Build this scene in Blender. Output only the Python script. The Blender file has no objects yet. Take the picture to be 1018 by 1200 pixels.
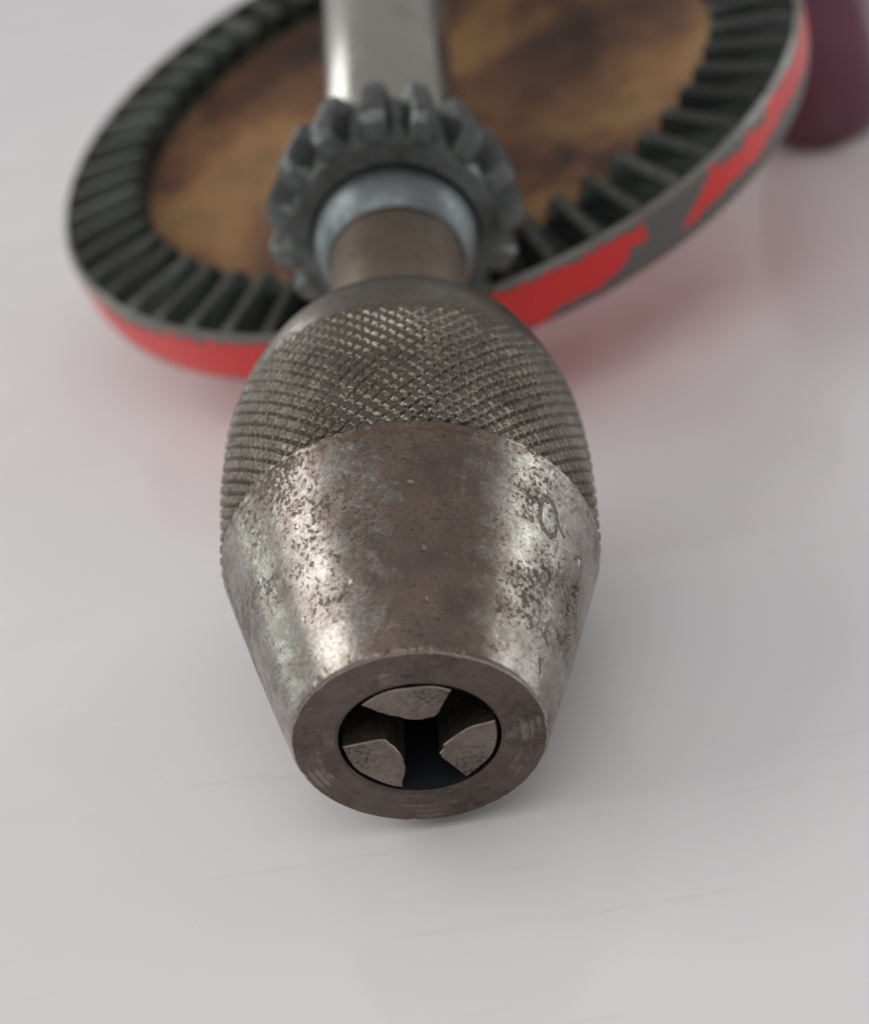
import bpy, bmesh, math, random
import numpy as np
from mathutils import Vector, Matrix

random.seed(4)
scene = bpy.context.scene
C = scene.collection
U = 0.0093                      # one nose radius of the chuck, in metres (lengths below are in these units)

# ------------------------------------------------------------------ camera
cam_d = bpy.data.cameras.new('camera')
cam = bpy.data.objects.new('camera', cam_d); C.objects.link(cam)
right = Vector((0.98149, 0.00513, -0.19142)); up = Vector((0.16663, 0.46969, 0.86696)); back = Vector((0.09435, -0.88282, 0.46014))
m = Matrix((right, up, back)).transposed().to_4x4()
m.translation = Vector((1.66696, -10.97373, 8.7646)) * U
cam.matrix_world = m
cam_d.sensor_fit = 'VERTICAL'; cam_d.sensor_height = 24.0
cam_d.lens = 24.0 * 2023.08 / 1200.0
cam_d.clip_start = 0.002; cam_d.clip_end = 60.0
cam_d.dof.use_dof = True
cam_d.dof.focus_distance = 13.75 * U
cam_d.dof.aperture_fstop = 15.0
scene.camera = cam

# ------------------------------------------------------------------ world and lamps (a room with windows and one added fill, no direct sun)
world = bpy.data.worlds.new('World'); scene.world = world; world.use_nodes = True
bg = world.node_tree.nodes['Background']
bg.inputs['Color'].default_value = (1.0, 0.982, 0.985, 1); bg.inputs['Strength'].default_value = 0.34

def area_lamp(name, az, el, dist, sx, sy, radiance, col):
    """a soft area light: az from +Y towards +X, el above the table, aimed at the drill"""
    l = bpy.data.lights.new(name, 'AREA'); l.shape = 'RECTANGLE'; l.size = sx; l.size_y = sy
    l.energy = radiance * math.pi * sx * sy; l.color = col
    o = bpy.data.objects.new(name, l); C.objects.link(o)
    a_, e_ = math.radians(az), math.radians(el)
    d = Vector((math.sin(a_) * math.cos(e_), math.cos(a_) * math.cos(e_), math.sin(e_)))
    o.location = Vector((0, 0.03, 0.02)) + d * dist
    o.rotation_euler = (-d).to_track_quat('-Z', 'Y').to_euler()
    return o
area_lamp('window_light_left', -82, 37, 2.4, 2.0, 1.15, 2.5, (1.0, 0.99, 0.965))
area_lamp('window_light_right', 72, 14, 2.4, 1.25, 0.95, 1.9, (0.92, 1.0, 0.98))
area_lamp('window_light_far', -27, 13, 2.4, 0.26, 0.75, 3.2, (0.98, 1.0, 0.97))
area_lamp('window_light_slot', -66, 4, 2.4, 0.08, 0.6, 11.0, (0.86, 1.0, 0.92))
area_lamp('fill_light_behind', 178, 58, 2.4, 2.2, 1.1, 1.35, (1.0, 0.98, 0.98))  # added fill to brighten the table, no known window there

scene.view_settings.view_transform = 'Standard'; scene.view_settings.look = 'None'
scene.view_settings.exposure = 0.24; scene.view_settings.gamma = 1.0
scene.view_settings.use_curve_mapping = False

# ------------------------------------------------------------------ node helpers
def new_mat(name):
    mt = bpy.data.materials.new(name); mt.use_nodes = True
    nt = mt.node_tree; return mt, nt, nt.nodes['Principled BSDF']
def N(nt, typ, **kw):
    n = nt.nodes.new(typ)
    for k, v in kw.items():
        if k.startswith('i_'): n.inputs[k[2:].replace('_', ' ')].default_value = v
        else: setattr(n, k, v)
    return n
def noise(nt, vec, mm, detail=6, rough=0.6, dist=0.0, seed=0.0):
    """noise whose features are about mm millimetres wide"""
    mp = N(nt, 'ShaderNodeVectorMath', operation='ADD'); mp.inputs[1].default_value = (seed, seed * 0.7, -seed * 1.3)
    nt.links.new(vec, mp.inputs[0])
    n = N(nt, 'ShaderNodeTexNoise'); n.inputs['Scale'].default_value = 1000.0 / mm
    n.inputs['Detail'].default_value = detail; n.inputs['Roughness'].default_value = rough; n.inputs['Distortion'].default_value = dist
    nt.links.new(mp.outputs[0], n.inputs['Vector']); return n.outputs['Fac']
def ramp(nt, fac, stops):
    r = N(nt, 'ShaderNodeValToRGB'); el = r.color_ramp.elements
    while len(el) > 1: el.remove(el[-1])
    el[0].position, c0 = stops[0][0], stops[0][1]; el[0].color = c0 if len(c0) == 4 else (*c0, 1)
    for p_, c_ in stops[1:]:
        e = el.new(p_); e.color = c_ if len(c_) == 4 else (*c_, 1)
    nt.links.new(fac, r.inputs['Fac']); return r.outputs['Color']
def g(v): return (v, v, v, 1)
def mix(nt, fac, a, b):
    mx = N(nt, 'ShaderNodeMix', data_type='RGBA')
    for sock, v in ((mx.inputs[0], fac), (mx.inputs[6], a), (mx.inputs[7], b)):
        if hasattr(v, 'links') or isinstance(v, bpy.types.NodeSocket): nt.links.new(v, sock)
        elif isinstance(v, tuple): sock.default_value = v if len(v) == 4 else (*v, 1)
        else: sock.default_value = v
    return mx.outputs[2]
def mathn(nt, op, a, b=0.0, clamp=False):
    n = N(nt, 'ShaderNodeMath', operation=op, use_clamp=clamp)
    for i, v in enumerate((a, b)):
        if isinstance(v, bpy.types.NodeSocket): nt.links.new(v, n.inputs[i])
        else: n.inputs[i].default_value = v
    return n.outputs[0]
def bump(nt, bsdf, h, mm, strength=1.0, prev=None):
    b = N(nt, 'ShaderNodeBump'); b.inputs['Distance'].default_value = mm * 0.001; b.inputs['Strength'].default_value = strength
    nt.links.new(h, b.inputs['Height'])
    if prev is not None: nt.links.new(prev, b.inputs['Normal'])
    nt.links.new(b.outputs[0], bsdf.inputs['Normal']); return b.outputs[0]
def objco(nt):
    return N(nt, 'ShaderNodeTexCoord').outputs['Object']
def radial(nt, vec):
    """distance from the local Y axis, in mm"""
    s = N(nt, 'ShaderNodeSeparateXYZ'); nt.links.new(vec, s.inputs[0])
    x2 = mathn(nt, 'MULTIPLY', s.outputs[0], s.outputs[0]); z2 = mathn(nt, 'MULTIPLY', s.outputs[2], s.outputs[2])
    return mathn(nt, 'MULTIPLY', mathn(nt, 'SQRT', mathn(nt, 'ADD', x2, z2)), 1000.0), s

# ------------------------------------------------------------------ materials
def steel_patina(name, clean, oxide, dark, cover, rlo, rhi, lathe=False, rust=None, seed=0.0, metal=0.95, vary=False, stripe=None, pits=.545):
    """old steel: clean metal, brown oxide clouds and small dark pits"""
    mt, nt, b = new_mat(name); v = objco(nt)
    cloud = noise(nt, v, 7.0, 5, 0.6, 0.3, seed + .01)
    mid = noise(nt, v, 1.6, 8, 0.72, 0.4, seed + .03)
    speck = noise(nt, v, 0.40, 6, 0.70, 0.2, seed + .05)
    s1 = mathn(nt, 'ADD', mathn(nt, 'MULTIPLY', cloud, 0.42), mathn(nt, 'MULTIPLY', mid, 0.58))
    if stripe:     # thicker brown skin along one side, ragged at its edges, with a dark reflection painted in
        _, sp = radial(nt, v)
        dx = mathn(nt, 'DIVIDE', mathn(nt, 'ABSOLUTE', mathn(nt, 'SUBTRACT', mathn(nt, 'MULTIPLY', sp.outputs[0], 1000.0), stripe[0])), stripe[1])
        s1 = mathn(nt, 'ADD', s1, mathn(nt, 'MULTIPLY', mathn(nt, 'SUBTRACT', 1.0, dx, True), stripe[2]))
    m1 = ramp(nt, s1, [(cover - .09, g(0)), (cover + .09, g(1))])
    pit = ramp(nt, mathn(nt, 'ADD', mathn(nt, 'MULTIPLY', speck, .62), mathn(nt, 'MULTIPLY', cloud, .38)), [(pits, g(0)), (pits + .085, g(1))])
    var = noise(nt, v, 2.6, 6, .6, 0, seed + .09)
    ox = mix(nt, ramp(nt, var, [(.35, g(0)), (.65, g(1))]), oxide, tuple(c * f for c, f in zip(oxide, (1.6, 1.55, 1.45))))
    col = mix(nt, m1, clean, ox)
    grain = noise(nt, v, .28, 4, .7, 0, seed + .13)
    col = mix(nt, mathn(nt, 'MULTIPLY', ramp(nt, grain, [(.38, g(0)), (.62, g(1))]), .62), col, oxide)
    col = mix(nt, mathn(nt, 'MULTIPLY', pit, .85), col, dark)
    if vary:      # each copy of a part a little lighter or darker, and its own stains
        oi = N(nt, 'ShaderNodeObjectInfo')
        k_ = mathn(nt, 'ADD', mathn(nt, 'MULTIPLY', oi.outputs['Random'], .9), .55)
        hs = N(nt, 'ShaderNodeHueSaturation'); nt.links.new(k_, hs.inputs['Value']); nt.links.new(col, hs.inputs['Color']); col = hs.outputs[0]
    if rust:
        rz, s = radial(nt, v)
        band = mathn(nt, 'SUBTRACT', 1.0, mathn(nt, 'DIVIDE', mathn(nt, 'ABSOLUTE', mathn(nt, 'SUBTRACT', mathn(nt, 'MULTIPLY', s.outputs[1], 1000.0), rust)), 1.1), True)
        rn = ramp(nt, mathn(nt, 'ADD', mathn(nt, 'MULTIPLY', band, .45), mathn(nt, 'MULTIPLY', mid, .8)), [(.74, g(0)), (.88, g(1))])
        col = mix(nt, mathn(nt, 'MULTIPLY', rn, .7), col, (.14, .085, .048))
    if lathe:        # turning marks: rings of slightly different steel that fade in and out round the face
        rz, s = radial(nt, v)
        cv = N(nt, 'ShaderNodeCombineXYZ'); nt.links.new(mathn(nt, 'MULTIPLY', rz, .001), cv.inputs[0])
        ln = noise(nt, cv.outputs[0], .26, 3, .6, 0, .2)
        ln2 = mathn(nt, 'MULTIPLY', ln, ramp(nt, noise(nt, v, 6, 4, .6, 0, .7), [(.38, g(.1)), (.62, g(1))]))
        col = mix(nt, ramp(nt, ln2, [(.40, g(0)), (.60, g(.55))]), col, (.34, .29, .26))
    nt.links.new(col, b.inputs['Base Color'])
    b.inputs['Metallic'].default_value = metal
    rg = mathn(nt, 'ADD', mathn(nt, 'MULTIPLY', m1, rhi - rlo), rlo)
    rg = mathn(nt, 'ADD', rg, mathn(nt, 'MULTIPLY', pit, .18), True)
    nt.links.new(rg, b.inputs['Roughness'])
    nt.links.new(mathn(nt, 'SUBTRACT', metal, mathn(nt, 'MULTIPLY', pit, .35)), b.inputs['Metallic'])
    h = mathn(nt, 'SUBTRACT', mathn(nt, 'MULTIPLY', mid, .35), mathn(nt, 'MULTIPLY', pit, .6))
    nb = bump(nt, b, h, .05, .7)
    if lathe: bump(nt, b, ln2, .1, 1.0, nb)
    return mt

M = {}
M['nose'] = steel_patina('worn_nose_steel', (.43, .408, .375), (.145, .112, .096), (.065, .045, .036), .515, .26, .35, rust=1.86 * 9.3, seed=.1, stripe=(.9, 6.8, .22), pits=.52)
M['face'] = steel_patina('turned_face_steel', (.165, .13, .115), (.10, .077, .068), (.05, .037, .031), .47, .34, .48, lathe=True, seed=.6)
M['knurl'] = steel_patina('knurled_steel', (.21, .188, .158), (.12, .103, .084), (.06, .047, .037), .5, .26, .40, seed=1.3)
M['edge'] = steel_patina('rubbed_edge_steel', (.46, .42, .38), (.24, .19, .16), (.08, .06, .05), .53, .2, .34, seed=9.3)
M['crest'] = steel_patina('rubbed_crest_steel', (.12, .122, .112), (.055, .056, .05), (.04, .035, .03), .5, .3, .42, seed=9.9, metal=.85, vary=True)
M['jaw'] = steel_patina('jaw_steel', (.25, .21, .188), (.15, .12, .104), (.05, .04, .035), .5, .34, .5, seed=2.3)
M['neck'] = steel_patina('brown_neck_steel', (.26, .215, .175), (.15, .115, .09), (.08, .06, .045), .5, .36, .5, seed=3.1)
M['shaft'] = steel_patina('plated_shaft_steel', (.44, .42, .385), (.30, .27, .235), (.2, .16, .12), .62, .2, .36, seed=4.7)
M['collar'] = steel_patina('grey_collar_steel', (.20, .225, .235), (.14, .157, .162), (.1, .08, .06), .55, .36, .48, seed=5.7)
M['pinion'] = steel_patina('grey_pinion_steel', (.155, .172, .17), (.06, .064, .06), (.03, .025, .02), .5, .34, .5, seed=6.7, metal=.85)
M['tooth'] = steel_patina('blackened_tooth_steel', (.075, .086, .08), (.034, .04, .038), (.02, .02, .018), .46, .34, .5, seed=7.7, metal=.8, vary=True)
M['land'] = steel_patina('grey_rim_steel', (.30, .30, .28), (.17, .165, .15), (.08, .07, .06), .52, .36, .5, seed=8.7, metal=.85)

mt, nt, b = new_mat('oily_black_bore'); b.inputs['Base Color'].default_value = (.018, .02, .026, 1); b.inputs['Roughness'].default_value = .45; M['bore'] = mt
# greasy rusted web of the wheel
mt, nt, b = new_mat('rusty_web'); v = objco(nt)
n1 = noise(nt, v, 26, 4, .55, .4, .02); n2 = noise(nt, v, 5, 8, .65, .5, .3)
s = mathn(nt, 'ADD', mathn(nt, 'MULTIPLY', n1, .72), mathn(nt, 'MULTIPLY', n2, .28))
col = ramp(nt, s, [(.36, (.035, .019, .012)), (.44, (.10, .042, .022)), (.51, (.20, .095, .038)), (.59, (.30, .165, .062)), (.68, (.18, .10, .05))])
nt.links.new(col, b.inputs['Base Color']); b.inputs['Roughness'].default_value = .62
bump(nt, b, n2, .3, .6); M['web'] = mt

# red enamel with chips down to grey steel: the 'paint' attribute says where the enamel is left
mt, nt, b = new_mat('chipped_red_enamel'); v = objco(nt)
at = N(nt, 'ShaderNodeAttribute', attribute_name='paint')
nz = noise(nt, v, 1.8, 9, .72, .5, .4)
e = mathn(nt, 'ADD', at.outputs['Fac'], mathn(nt, 'MULTIPLY', mathn(nt, 'SUBTRACT', nz, .5), 2.1))
mask = ramp(nt, e, [(.47, g(0)), (.53, g(1))])
redn = mix(nt, noise(nt, v, 6, 4, .6, 0, .9), (.66, .014, .016), (.76, .026, .022))
gr = mix(nt, noise(nt, v, 1.0, 6, .7, 0, 1.9), (.09, .088, .08), (.20, .20, .19))
nt.links.new(mix(nt, mask, gr, redn), b.inputs['Base Color'])
nt.links.new(mathn(nt, 'MULTIPLY', mathn(nt, 'SUBTRACT', 1.0, mask), .7), b.inputs['Metallic'])
nt.links.new(mathn(nt, 'ADD', mathn(nt, 'MULTIPLY', mask, -.14), .46), b.inputs['Roughness'])
bump(nt, b, mask, .08, .8); M['enamel'] = mt

# plum coloured varnished wood of the crank knob
mt, nt, b = new_mat('plum_varnish'); v = objco(nt)
mp = N(nt, 'ShaderNodeMapping'); mp.inputs['Scale'].default_value = (1, 1, .15); nt.links.new(v, mp.inputs[0])
gn = noise(nt, mp.outputs[0], 1.5, 6, .6, .3, .3)
nt.links.new(mix(nt, gn, (.085, .008, .03), (.14, .016, .055)), b.inputs['Base Color'])
b.inputs['Roughness'].default_value = .3; b.inputs['Coat Weight'].default_value = .6; b.inputs['Coat Roughness'].default_value = .2
M['plum'] = mt

# glossy white table top
mt, nt, b = new_mat('white_table_laminate'); v = objco(nt)
big = noise(nt, v, 60, 4, .5, 0, .1); fine = noise(nt, v, 3.0, 8, .7, 0, .2)
mp = N(nt, 'ShaderNodeMapping'); mp.inputs['Scale'].default_value = (.35, 1, 1); mp.inputs['Rotation'].default_value = (0, 0, .1); nt.links.new(v, mp.inputs[0])
streak = noise(nt, mp.outputs[0], 2.2, 7, .7, .2, .5)
scuff = ramp(nt, mathn(nt, 'ADD', mathn(nt, 'MULTIPLY', streak, .7), mathn(nt, 'MULTIPLY', big, .3)), [(.58, g(0)), (.68, g(1))])
c1 = mix(nt, big, (.785, .762, .775), (.83, .815, .822))
c1 = mix(nt, mathn(nt, 'MULTIPLY', scuff, .10), c1, (.62, .60, .60))
spot = ramp(nt, noise(nt, v, 2.2, 2, .4, 0, 3.1), [(.80, g(0)), (.83, g(1))])
c1 = mix(nt, mathn(nt, 'MULTIPLY', spot, .35), c1, (.3, .28, .27))
grit = ramp(nt, noise(nt, v, .5, 2, .4, 0, 5.1), [(.79, g(0)), (.82, g(1))])
c1 = mix(nt, mathn(nt, 'MULTIPLY', grit, .4), c1, (.35, .33, .32))
# hair scratches in two directions
scr = None
for rot, sd in ((.35, .8), (-.5, 1.7), (1.9, 2.9)):
    mq = N(nt, 'ShaderNodeMapping'); mq.inputs['Scale'].default_value = (.03, 1, 1); mq.inputs['Rotation'].default_value = (0, 0, rot); nt.links.new(v, mq.inputs[0])
    one = ramp(nt, noise(nt, mq.outputs[0], 1.4, 3, .5, .6, sd), [(.70, g(0)), (.715, g(1)), (.73, g(0))])
    scr = one if scr is None else mathn(nt, 'MAXIMUM', scr, one)
c1 = mix(nt, mathn(nt, 'MULTIPLY', scr, .2), c1, (.45, .43, .43))
nt.links.new(c1, b.inputs['Base Color'])
patch = ramp(nt, noise(nt, v, 22, 6, .62, .5, .77), [(.42, g(0)), (.60, g(1))])
rg = mathn(nt, 'ADD', mathn(nt, 'MULTIPLY', patch, .16), .08)
rg = mathn(nt, 'ADD', rg, mathn(nt, 'MULTIPLY', scuff, .15))
nt.links.new(mathn(nt, 'ADD', rg, mathn(nt, 'MULTIPLY', scr, .2)), b.inputs['Roughness'])
b.inputs['IOR'].default_value = 1.55
hh = mathn(nt, 'SUBTRACT', mathn(nt, 'ADD', mathn(nt, 'MULTIPLY', fine, .4), streak), scr)
bump(nt, b, hh, .012, .4); M['table'] = mt

# ------------------------------------------------------------------ mesh helpers
def mesh_obj(name, verts, faces, mats, parent=None, smooth=True, sharp=35, matrix=None):
    me = bpy.data.meshes.new(name); me.from_pydata([tuple(q) for q in verts], [], faces); me.update()
    bm = bmesh.new(); bm.from_mesh(me); bmesh.ops.recalc_face_normals(bm, faces=bm.faces); bm.to_mesh(me); bm.free()
    for mm_ in (mats if isinstance(mats, (list, tuple)) else [mats]): me.materials.append(mm_)
    if smooth:
        me.polygons.foreach_set('use_smooth', [True] * len(me.polygons)); me.set_sharp_from_angle(angle=math.radians(sharp))
    o = bpy.data.objects.new(name, me); C.objects.link(o)
    if parent: o.parent = parent
    if matrix is not None: o.matrix_local = matrix
    return o
def grid_faces(nv, nu, off=0):
    """nv rows of nu vertices, closed round"""
    i = np.arange(nv - 1)[:, None] * nu; j = np.arange(nu)[None, :]; k = (j + 1) % nu
    return (np.stack([i + j, i + k, i + nu + k, i + nu + j], -1).reshape(-1, 4) + off).tolist()
def catmull(pts, n):
    """smooth curve through profile points, evenly spaced along its length"""
    P = np.array(pts, float); P = np.vstack([2 * P[0] - P[1], P, 2 * P[-1] - P[-2]]); out = []
    for i in range(1, len(P) - 2):
        for t in np.linspace(0, 1, 24, endpoint=False):
            a0, a1, a2, a3 = P[i - 1], P[i], P[i + 1], P[i + 2]
            out.append(.5 * (2 * a1 + (a2 - a0) * t + (2 * a0 - 5 * a1 + 4 * a2 - a3) * t * t + (3 * a1 - a0 - 3 * a2 + a3) * t ** 3))
    out.append(P[-2]); out = np.array(out)
    d = np.concatenate([[0], np.cumsum(np.linalg.norm(np.diff(out, axis=0), axis=1))])
    q = np.linspace(0, d[-1], n)
    return np.stack([np.interp(q, d, out[:, 0]), np.interp(q, d, out[:, 1])], 1), q
def lathe(name, prof, mats, parent, nu=96, cap0=False, cap1=False, sharp=35, matrix=None, fmat=None):
    """revolve (s, R) round the local Y axis"""
    P = np.array(prof, float) * U; th = np.linspace(0, 2 * np.pi, nu, endpoint=False)
    V = np.stack([P[:, 1][:, None] * np.sin(th), np.repeat(P[:, 0][:, None], nu, 1), P[:, 1][:, None] * np.cos(th)], -1).reshape(-1, 3)
    F = grid_faces(len(P), nu)
    if cap0: F.append(list(range(nu)))
    if cap1: F.append(list(range((len(P) - 1) * nu, len(P) * nu)))
    o = mesh_obj(name, V, F, mats, parent, sharp=sharp, matrix=matrix)
    if fmat:
        for p_ in o.data.polygons: p_.material_index = fmat(p_.index // nu)
    return o

# ------------------------------------------------------------------ the table
def build_table():
    bm = bmesh.new(); x0, x1, y0, y1, t = -.7, .7, -.35, 1.05, .03
    vs = [bm.verts.new(q) for q in ((x0, y0, 0), (x1, y0, 0), (x1, y1, 0), (x0, y1, 0), (x0, y0, -t), (x1, y0, -t), (x1, y1, -t), (x0, y1, -t))]
    for f in ((0, 1, 2, 3), (7, 6, 5, 4), (0, 4, 5, 1), (1, 5, 6, 2), (2, 6, 7, 3), (3, 7, 4, 0)): bm.faces.new([vs[i] for i in f])
    bmesh.ops.bevel(bm, geom=bm.edges[:], offset=.003, segments=3, affect='EDGES')
    me = bpy.data.meshes.new('table_top'); bm.to_mesh(me); bm.free(); me.materials.append(M['table'])
    o = bpy.data.objects.new('table_top', me); C.objects.link(o); o['kind'] = 'structure'
    o['label'] = 'glossy white table top under the drill'
build_table()

# ------------------------------------------------------------------ the hand drill: local Y runs along the spindle away from the nose
drill = bpy.data.objects.new('hand_drill', None); C.objects.link(drill)
drill.empty_display_size = .01
drill['label'] = 'old steel hand drill lying on a white table, three-jaw chuck facing the viewer'
drill['category'] = 'hand drill'
ax = Vector((0, 0.96815, 0.25038)).normalized(); ux = Vector((0.22495, -0.24396, 0.94333)); ux = (ux - ux.dot(ax) * ax).normalized(); rx = ax.cross(ux)
dm = Matrix((rx, ax, ux)).transposed().to_4x4(); dm.translation = Vector((0, 0, 1.09538)) * U
drill.matrix_world = dm

S1, R1 = 1.928, 1.618

# --- chuck nose: cone with stamped characters cut into it, turned face, bore
STAMPS = [
 [(0.736,1.596), (0.724,1.499), (0.731,1.369), (0.770,1.311), (0.835,1.292), (0.873,1.350), (0.873,1.456), (0.853,1.514), (0.821,1.572), (0.774,1.601), (0.736,1.596)],
 [(0.886,1.441), (0.953,1.403)], [(0.739,1.567), (0.762,1.562)],
 [(0.755,0.909), (0.810,0.861), (0.871,0.856), (0.902,0.948), (0.881,0.996), (0.823,0.992)], [(0.871,0.856), (0.889,0.798)],
 [(1.041,0.445), (0.977,0.484), (0.967,0.566), (1.005,0.643), (1.074,0.648), (1.128,0.614), (1.191,0.605)],
 [(1.184,0.822), (1.204,0.764), (1.206,0.701), (1.298,0.784)], [(1.307,0.914), (1.354,0.929), (1.392,0.890)],
 [(1.142,0.914), (1.198,0.914), (1.151,0.822)], [(1.142,1.113), (1.224,1.190), (1.224,1.108), (1.151,1.054), (1.142,1.113)],
 [(0.957,1.137), (0.962,1.127)], [(1.092,1.350), (1.148,1.417), (1.153,1.350)], [(0.978,0.276), (1.023,0.193)]]
def build_nose():
    nu, nv = 1200, 260
    th = np.linspace(0, 2 * np.pi, nu, endpoint=False)
    s = np.linspace(S1, .035, nv); R = 1 + .618 * s / S1 + .012 * np.sin(np.pi * s / S1)
    T, S = np.meshgrid(th, s); D = np.repeat(R[:, None], nu, 1)
    groove = np.full(T.shape, 9.0)
    sel = (T > .6) & (T < 1.6)
    t_, s_ = T[sel], S[sel]; x_, y_ = t_ * 1.35, s_
    gd = np.full(t_.shape, 9.0)
    for st in STAMPS:
        for (a0, b0), (a1, b1) in zip(st[:-1], st[1:]):
            ax0, ax1 = a0 * 1.35, a1 * 1.35; dx, dy = ax1 - ax0, b1 - b0
            q = np.clip(((x_ - ax0) * dx + (y_ - b0) * dy) / (dx * dx + dy * dy + 1e-9), 0, 1)
            gd = np.minimum(gd, np.hypot(x_ - ax0 - q * dx, y_ - b0 - q * dy))
    groove[sel] = gd
    D -= .02 * np.clip(1 - groove / .021, 0, 1)
    rng = np.random.default_rng(5)       # a few dents and nicks
    for k in range(30):
        tc, sc, rr = rng.uniform(0, 2 * np.pi), rng.uniform(.05, S1 - .05), rng.uniform(.012, .035)
        dd = np.hypot(np.abs((T - tc + np.pi) % (2 * np.pi) - np.pi) * 1.3, S - sc)
        D -= rng.uniform(.2, .5) * rr * np.clip(1 - (dd / rr) ** 2, 0, 1)
    rows = [np.stack([D[i] * np.sin(th), np.full(nu, s[i]), D[i] * np.cos(th)], -1) for i in range(nv)]
    kinds = ['cone'] * (nv - 1)
    def row(sv, rv, kind):
        rows.append(np.stack([rv * np.sin(th), np.full(nu, sv), rv * np.cos(th)], -1)); kinds.append(kind)
    row(.012, 1.000, 'cone'); row(.001, .984, 'edge'); row(0, .972, 'face')
    for rv in np.linspace(.95, .67, 12): row(.002 * math.sin(rv * 60), rv, 'face')
    row(.004, .655, 'face'); row(.022, .636, 'face')
    for sv in (.3, .8, 1.4, 1.75): row(sv, .632, 'bore')
    # knocks along the outer edge of the face
    nick = .002 * np.sin(th * 7 + 1) * np.sin(th * 23) + .001 * np.sin(th * 61 + 2) * np.sin(th * 5)
    for k in range(14):
        dd = np.abs((th - rng.uniform(0, 2 * np.pi) + np.pi) % (2 * np.pi) - np.pi); nick -= rng.uniform(.003, .010) * np.clip(1 - (dd / rng.uniform(.02, .05)) ** 2, 0, 1)
    for i in range(nv - 6, nv + 3):
        rows[i] = rows[i] * np.stack([1 + nick * min(1, (i - nv + 7) / 7), np.ones(nu), 1 + nick * min(1, (i - nv + 7) / 7)], -1)
    V = np.concatenate(rows) * U; F = grid_faces(len(rows), nu); F.append(list(range((len(rows) - 1) * nu, len(rows) * nu)))
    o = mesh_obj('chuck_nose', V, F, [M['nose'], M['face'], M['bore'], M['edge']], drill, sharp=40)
    mi = np.zeros(len(F), np.int32)
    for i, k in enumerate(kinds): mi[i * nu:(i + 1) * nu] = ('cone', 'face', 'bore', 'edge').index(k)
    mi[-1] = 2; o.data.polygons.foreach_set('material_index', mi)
    o['label'] = 'pitted brown and silver nose cone of the chuck with worn stamped characters'
    return o
nose = build_nose()

# --- three jaws in the bore
def build_jaws():
    arc = [(.607 * math.cos(t), .607 * math.sin(t)) for t in np.radians(np.linspace(139, 69, 16))]
    inner = [(.15, .34), (.13, .28), (.10, .242), (.05, .228), (.0, .22), (-.06, .22), (-.12, .228), (-.18, .242), (-.24, .262), (-.29, .285), (-.335, .315), (-.38, .35)]
    rng = np.random.default_rng(11)
    for rot, push in ((0, 0.0), (-120, .008), (120, .016)):
        jit = rng.normal(0, .003, (len(inner), 2)); jit[rng.integers(1, 8)] += (.0, .014)      # worn and chipped gripping edge
        poly = arc + [(x + a_, y + b_) for (x, y), (a_, b_) in zip(inner, jit)]
        bm = bmesh.new()
        front = [bm.verts.new((x * U, (.008 + .04 * (.6 - y) + .006 * math.sin(x * 17 + rot)) * U, y * U)) for x, y in poly]
        rear = [bm.verts.new((x * U, 1.7 * U, y * U)) for x, y in poly]
        bm.faces.new(front); n = len(poly)
        for i in range(n): bm.faces.new((front[i], rear[i], rear[(i + 1) % n], front[(i + 1) % n]))
        bm.faces.new(rear[::-1]); bmesh.ops.recalc_face_normals(bm, faces=bm.faces)
        fe = [e for e in bm.edges if all(v.co.y < .2 * U for v in e.verts)]
        bv = bmesh.ops.bevel(bm, geom=fe, offset=.010 * U, segments=1, affect='EDGES')
        for f_ in bv['faces']: f_.material_index = 1
        bmesh.ops.triangulate(bm, faces=[f_ for f_ in bm.faces if len(f_.verts) > 4])
        me = bpy.data.meshes.new('jaw'); bm.to_mesh(me); bm.free(); me.materials.append(M['jaw']); me.materials.append(M['edge'])
        o = bpy.data.objects.new('jaw', me); C.objects.link(o); o.parent = nose
        o.matrix_local = Matrix.Translation((0, push * U, 0)) @ Matrix.Rotation(math.radians(rot), 4, 'Y')
build_jaws()

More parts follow.
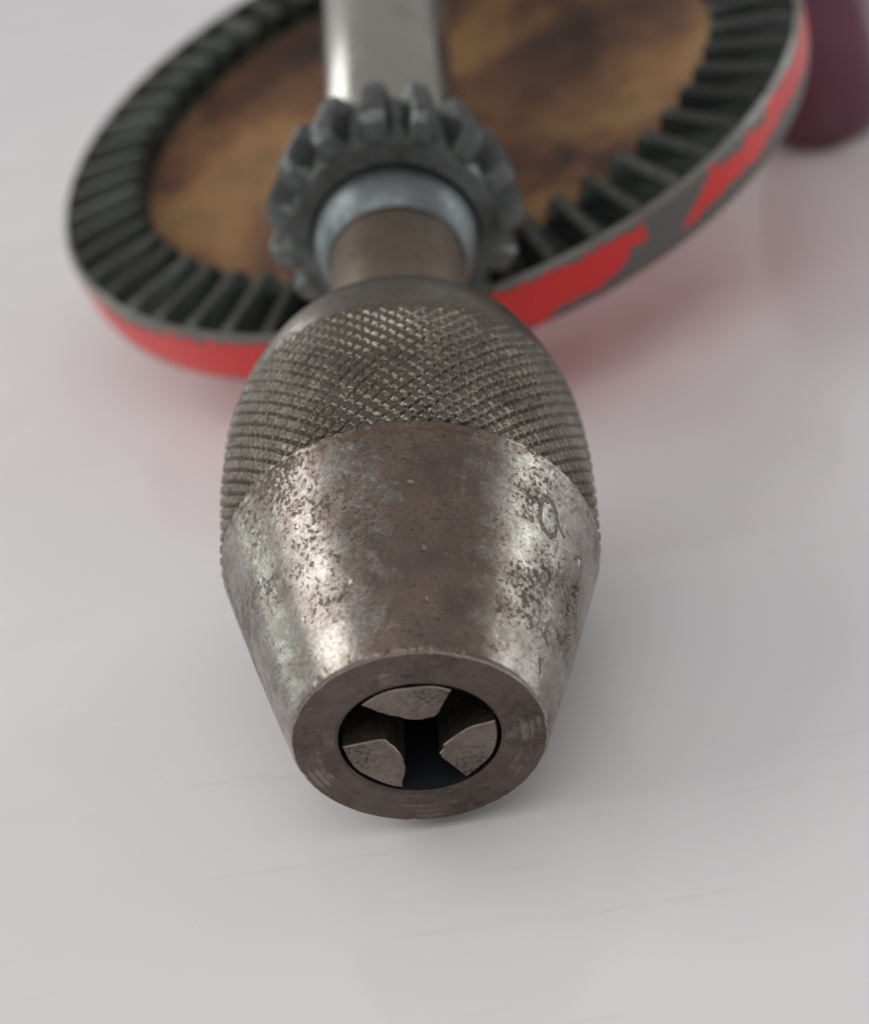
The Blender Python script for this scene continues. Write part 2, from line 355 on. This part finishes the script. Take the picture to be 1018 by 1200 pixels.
# --- knurled sleeve: pyramids cut by two crossing helices
def build_knurl():
    body = [(1.932, 1.617), (2.0, 1.632), (2.3, 1.649), (2.7, 1.662), (3.1, 1.66), (3.4, 1.638), (3.6, 1.608)]
    nu, nv = 1140, 210
    P, q = catmull(body, nv); th = np.linspace(0, 2 * np.pi, nu, endpoint=False)
    d = np.gradient(P, axis=0); nrm = np.stack([-d[:, 1], d[:, 0]], 1); nrm /= np.linalg.norm(nrm, axis=1)[:, None]
    if nrm[0, 1] < 0: nrm = -nrm
    T, Q = np.meshgrid(th, q); n_k = 70; ax_per = .150
    ph1 = T * n_k / (2 * np.pi) + Q / ax_per; ph2 = T * n_k / (2 * np.pi) - Q / ax_per
    tri = lambda p: np.abs(((p / 1.0) % 1.0) - .5) * 2
    rng = np.random.default_rng(2)
    wear = .74 + .1 * np.sin(T * 3 + 1) * np.sin(Q * 2.1) + .07 * np.sin(T * 11 + Q * 7)
    h = np.minimum(np.minimum(tri(ph1), tri(ph2)) * 1.9, wear)
    fade = np.clip((q[-1] - Q) / .16, 0, 1) * np.clip((Q + .03 + .02 * np.sin(T * 9)) / .06, .25, 1)
    off = (h - .75) * .042 * fade
    # every pyramid a little different
    cell = (np.floor(ph1).astype(int) * 7919 + np.floor(ph2).astype(int) * 104729) % 4096
    off += (rng.random(4096)[cell] - .5) * .007 * fade * (h > .5)
    Sx = P[:, 0][:, None] + nrm[:, 0][:, None] * off; Rx = P[:, 1][:, None] + nrm[:, 1][:, None] * off
    V = np.stack([Rx * np.sin(T), Sx, Rx * np.cos(T)], -1).reshape(nv, nu, 3)
    rows = [V[i] for i in range(nv)]
    ring = lambda sv, rv: np.stack([rv * np.sin(th), np.full(nu, sv), rv * np.cos(th)], -1)
    rows = [ring(1.928, 1.52), ring(1.929, 1.60)] + rows + [ring(a_, b_) for a_, b_ in ((3.615, 1.592), (3.64, 1.588), (3.75, 1.57), (3.9, 1.535), (4.1, 1.47), (4.25, 1.41), (4.4, 1.325), (4.53, 1.23), (4.64, 1.115), (4.71, .99), (4.75, .86), (4.77, .76), (4.80, .70), (4.9, .66))]
    V = np.concatenate(rows) * U
    o = mesh_obj('knurled_sleeve', V, grid_faces(len(rows), nu), M['knurl'], drill, sharp=50)
    o['label'] = 'grey brown diamond-knurled back half of the chuck'
build_knurl()

# --- neck, collar, pinion, shaft
lathe('spindle_neck', [(4.74, .70), (4.80, .706), (4.9, .712), (6.4, .712), (6.65, .712)], M['neck'], drill, 96)
lathe('collar_ring', [(6.58, .70), (6.50, .725), (6.52, .75), (6.74, .85), (6.82, .88), (7.06, .89), (7.10, .87)], M['collar'], drill, 96)
pin = lathe('pinion_gear', [(7.12, .80), (7.05, .90), (7.03, .92), (7.05, .97), (7.10, 1.12), (7.16, 1.15), (8.20, 1.03), (8.24, .98), (8.24, .7)], M['pinion'], drill, 120)
def build_pinion_teeth():
    nt_ = 15; pa = 2 * math.pi / nt_
    bm = bmesh.new(); secs = []
    for s, rt, rb in ((7.10, 1.14, 1.06), (7.20, 1.32, 1.10), (7.30, 1.40, 1.10), (7.42, 1.405, 1.10), (8.16, 1.25, 1.0), (8.26, 1.17, .98)):
        k = []
        for a_, r_ in ((-.40, rb), (-.34, max(rb + .03, min(rb + .08, rt - .06))), (-.245, rt - .045), (-.19, rt), (0, rt + .012), (.19, rt), (.245, rt - .045), (.34, max(rb + .03, min(rb + .08, rt - .06))), (.40, rb)):
            t = a_ * pa; k.append(bm.verts.new((r_ * math.sin(t) * U, s * U, r_ * math.cos(t) * U)))
        secs.append(k)
    for A, B in zip(secs[:-1], secs[1:]):
        for i in range(len(A)): bm.faces.new((A[i], A[(i + 1) % len(A)], B[(i + 1) % len(A)], B[i]))
    bm.faces.new(secs[0]); bm.faces.new(secs[-1][::-1]); bmesh.ops.recalc_face_normals(bm, faces=bm.faces)
    me = bpy.data.meshes.new('tooth'); bm.to_mesh(me); bm.free(); me.materials.append(M['pinion'])
    for k in range(nt_):
        o = bpy.data.objects.new('tooth', me); C.objects.link(o); o.parent = pin
        o.matrix_local = Matrix.Rotation((k + .5) * pa, 4, 'Y')
build_pinion_teeth()
lathe('frame_shaft', [(8.18, .6), (8.23, .76), (8.26, .80), (16.3, .80), (16.4, .74), (16.4, .3)], M['shaft'], drill, 96, cap1=True)

# --- drive wheel: local Z points to the spindle, angle 0 is the side next to the chuck
roll, WL, WH = 0.3542, 12.4949, 1.2148
wv = Vector((math.sin(roll), 0, -math.cos(roll))); sv = wv.cross(Vector((0, 1, 0))).normalized()
wm = Matrix((sv, Vector((0, 1, 0)), -wv)).transposed().to_4x4(); wm.translation = (Vector((0, WL, 0)) + wv * WH) * U
NT = 54
# enamel left on the rim between these depths: (angle in degrees, from, to)
A_HI = [(-180, .13), (-60, .13), (-48, .20), (-38, .12), (-24, .12), (10, .09), (25, .10), (29.4, .17), (29.6, .9), (33.8, .9), (34.1, .55), (38.6, .31), (41.6, .13), (45.2, .20), (48.8, .24), (49.9, .13), (53.4, .27), (55.3, .10), (72, .09), (110, .12), (180, .13)]
A_LO = [(-180, .70), (-60, .69), (0, .72), (13, .69), (15, .60), (23.3, .57), (25.3, .48), (26.9, .31), (28.8, .37), (29.5, .18), (33.8, .5), (35.2, .58), (38, .52), (41.9, .50), (46.6, .46), (49.4, .54), (54.1, .46), (59.8, .40), (71, .50), (80, .52), (110, .66), (180, .70)]
def build_wheel():
    # (r, depth, material) from the hub outwards, over the rim and back underneath
    prof = [(.34, .30, 1), (.62, .30, 1), (.74, .34, 1), (.86, .50, 1), (1.1, .60, 1), (1.7, .68, 1), (2.6, .66, 1), (3.4, .58, 1), (3.8, .46, 1), (3.96, .37, 1), (4.0, .31, 1),
            (4.03, .27, 0), (5.08, .25, 0), (5.10, .08, 0), (5.11, .02, 2), (5.135, .0, 2), (5.19, .075, 2)]
    rim = [(5.20 - .03 * max(0, (h - .6) / .13), h, 3) for h in np.linspace(.10, .73, 15)]
    under = [(5.12, .775, 3), (4.9, .785, 3), (4.6, .80, 3), (3.9, .90, 3), (3.2, .96, 3), (1.4, .94, 3), (1.1, 1.0, 3), (1.05, 1.25, 3), (.3, 1.28, 3)]
    prof = prof + rim + under; nu = 720
    th = np.linspace(-np.pi, np.pi, nu, endpoint=False); P = np.array([(r_, h_) for r_, h_, _ in prof])
    wob = np.zeros((len(P), nu))
    V = np.stack([P[:, 0][:, None] * np.sin(th), -P[:, 0][:, None] * np.cos(th), -P[:, 1][:, None] + wob], -1).reshape(-1, 3) * U
    F = grid_faces(len(P), nu)
    F.append(list(range(nu))); F.append(list(range((len(P) - 1) * nu, len(P) * nu)))
    o = mesh_obj('drive_wheel', V, F, [M['tooth'], M['web'], M['land'], M['enamel']], drill, sharp=38, matrix=wm)
    mi = np.zeros(len(F), np.int32)
    for i in range(len(P) - 1): mi[i * nu:(i + 1) * nu] = prof[i + 1][2]
    mi[-1] = 3; o.data.polygons.foreach_set('material_index', mi)
    deg = np.degrees(th); hi = np.interp(deg, *zip(*A_HI)); lo = np.interp(deg, *zip(*A_LO)); pa = []
    for r_, h_, k_ in prof:
        if k_ == 3 and r_ > 5.13: pa.append(np.clip(.5 + np.minimum(h_ - hi, lo - h_) / .09 * .5, 0, 1))
        else: pa.append(np.full(nu, 1.0 if r_ < 5.0 else .5))
    at = o.data.attributes.new('paint', 'FLOAT', 'POINT'); at.data.foreach_set('value', np.concatenate(pa).astype(np.float32))
    o['label'] = 'toothed drive wheel with rusty web and chipped red rim'
    # one tooth, shared by all
    pa_ = 2 * math.pi / NT; bm = bmesh.new(); secs = []
    for r_, top in ((4.02, -.02), (4.08, -.07), (5.02, .0), (5.085, .02)):
        k = []
        for a_, h_ in ((-.48, .29), (-.43, .23), (-.17, top + .03), (-.11, top), (.11, top), (.17, top + .03), (.43, .23), (.48, .29)):
            t = a_ * pa_; k.append(bm.verts.new((r_ * math.sin(t) * U, -r_ * math.cos(t) * U, -h_ * U)))
        secs.append(k)
    for A, B in zip(secs[:-1], secs[1:]):
        for i in range(len(A)):
            f_ = bm.faces.new((A[i], A[(i + 1) % len(A)], B[(i + 1) % len(A)], B[i])); f_.material_index = 1 if i == 3 else 0
    bm.faces.new(secs[0]); bm.faces.new(secs[-1][::-1]); bmesh.ops.recalc_face_normals(bm, faces=bm.faces)
    me = bpy.data.meshes.new('tooth'); bm.to_mesh(me); bm.free(); me.materials.append(M['tooth']); me.materials.append(M['crest'])
    for k in range(NT):
        t = bpy.data.objects.new('tooth', me); C.objects.link(t); t.parent = o
        t.matrix_local = Matrix.Rotation((k + .5) * pa_, 4, 'Z')
    return o
wheel = build_wheel()
# axle stub joining hub and shaft
ym = Matrix.Rotation(math.radians(90), 4, 'X')
lathe('axle_pin', [(-.32, .34), (.55, .34)], M['shaft'], drill, 48, matrix=wm @ ym @ Matrix.Rotation(math.pi, 4, 'X') @ Matrix.Identity(4))

# --- crank arm and plum knob under the wheel, standing on the table
def build_crank():
    inv = dm.inverted()
    base = Vector((6.32, 16.75, 0)) * U                       # where the knob's axis meets the table
    wz = (dm.to_3x3() @ (-wv)).normalized()                   # wheel axis, upwards, in the world
    R0 = 1.0; tilt = math.acos(wz.z); lift = R0 * math.sin(tilt)
    base = base + wz * (lift / wz.z) * U
    x = Vector((1, 0, 0)); x = (x - x.dot(wz) * wz).normalized(); y = wz.cross(x)
    km = Matrix((x, y, wz)).transposed().to_4x4(); km.translation = base
    km = inv @ km
    prof = [(0, .0), (0, .5), (0.0, .95), (.04, 1.0), (.12, 1.06), (.5, 1.14), (1.1, 1.18), (1.8, 1.12), (2.5, .94), (3.0, .72), (3.25, .6), (3.4, .58), (3.45, .5), (3.45, .2)]
    # revolve round local Y, then stand up: Y -> Z
    st = km @ Matrix.Rotation(math.radians(90), 4, 'X')
    P, q = catmull(prof[2:11], 40); full = [(0, .01), (0, .5)] + [tuple(v) for v in P] + prof[11:]
    kb = lathe('crank_knob', full, M['plum'], drill, 96, cap0=True, matrix=st)
    kb['label'] = 'plum varnished crank knob standing on the table behind the wheel'
    # arm: a flat steel bar from the wheel's hub to the knob
    top = wheel.matrix_local.inverted() @ (km @ Vector((0, 0, 3.45 * U)))
    tip = Vector((top.x, top.y, 0)); L = tip.length; d = tip.normalized(); pz = -1.30 * U
    bm = bmesh.new(); n_ = Vector((-d.y, d.x, 0)); w0, w1, tk = .55 * U, .42 * U, .16 * U; ring = []
    for k in range(13):
        a_ = math.radians(90 + 15 * k); ring.append(d * math.cos(a_) * w0 + n_ * math.sin(a_) * w0)
    for k in range(13):
        a_ = math.radians(-90 + 15 * k); ring.append(d * (L + math.cos(a_) * w1) + n_ * math.sin(a_) * w1)
    A = [bm.verts.new((q.x, q.y, pz)) for q in ring]; B = [bm.verts.new((q.x, q.y, pz - tk)) for q in ring]
    bm.faces.new(A); bm.faces.new(B[::-1])
    for i in range(len(A)): bm.faces.new((A[i], B[i], B[(i + 1) % len(A)], A[(i + 1) % len(A)]))
    bmesh.ops.recalc_face_normals(bm, faces=bm.faces)
    me = bpy.data.meshes.new('crank_arm'); bm.to_mesh(me); bm.free(); me.materials.append(M['land'])
    o = bpy.data.objects.new('crank_arm', me); C.objects.link(o); o.parent = drill; o.matrix_local = wm
    gap = (pz - tk) - top.z
    # pin between the knob and the arm
    lathe('knob_pin', [(3.40, .2), (3.40 + gap / U + .2, .2)], M['land'], drill, 32, cap1=True, matrix=st)
build_crank()
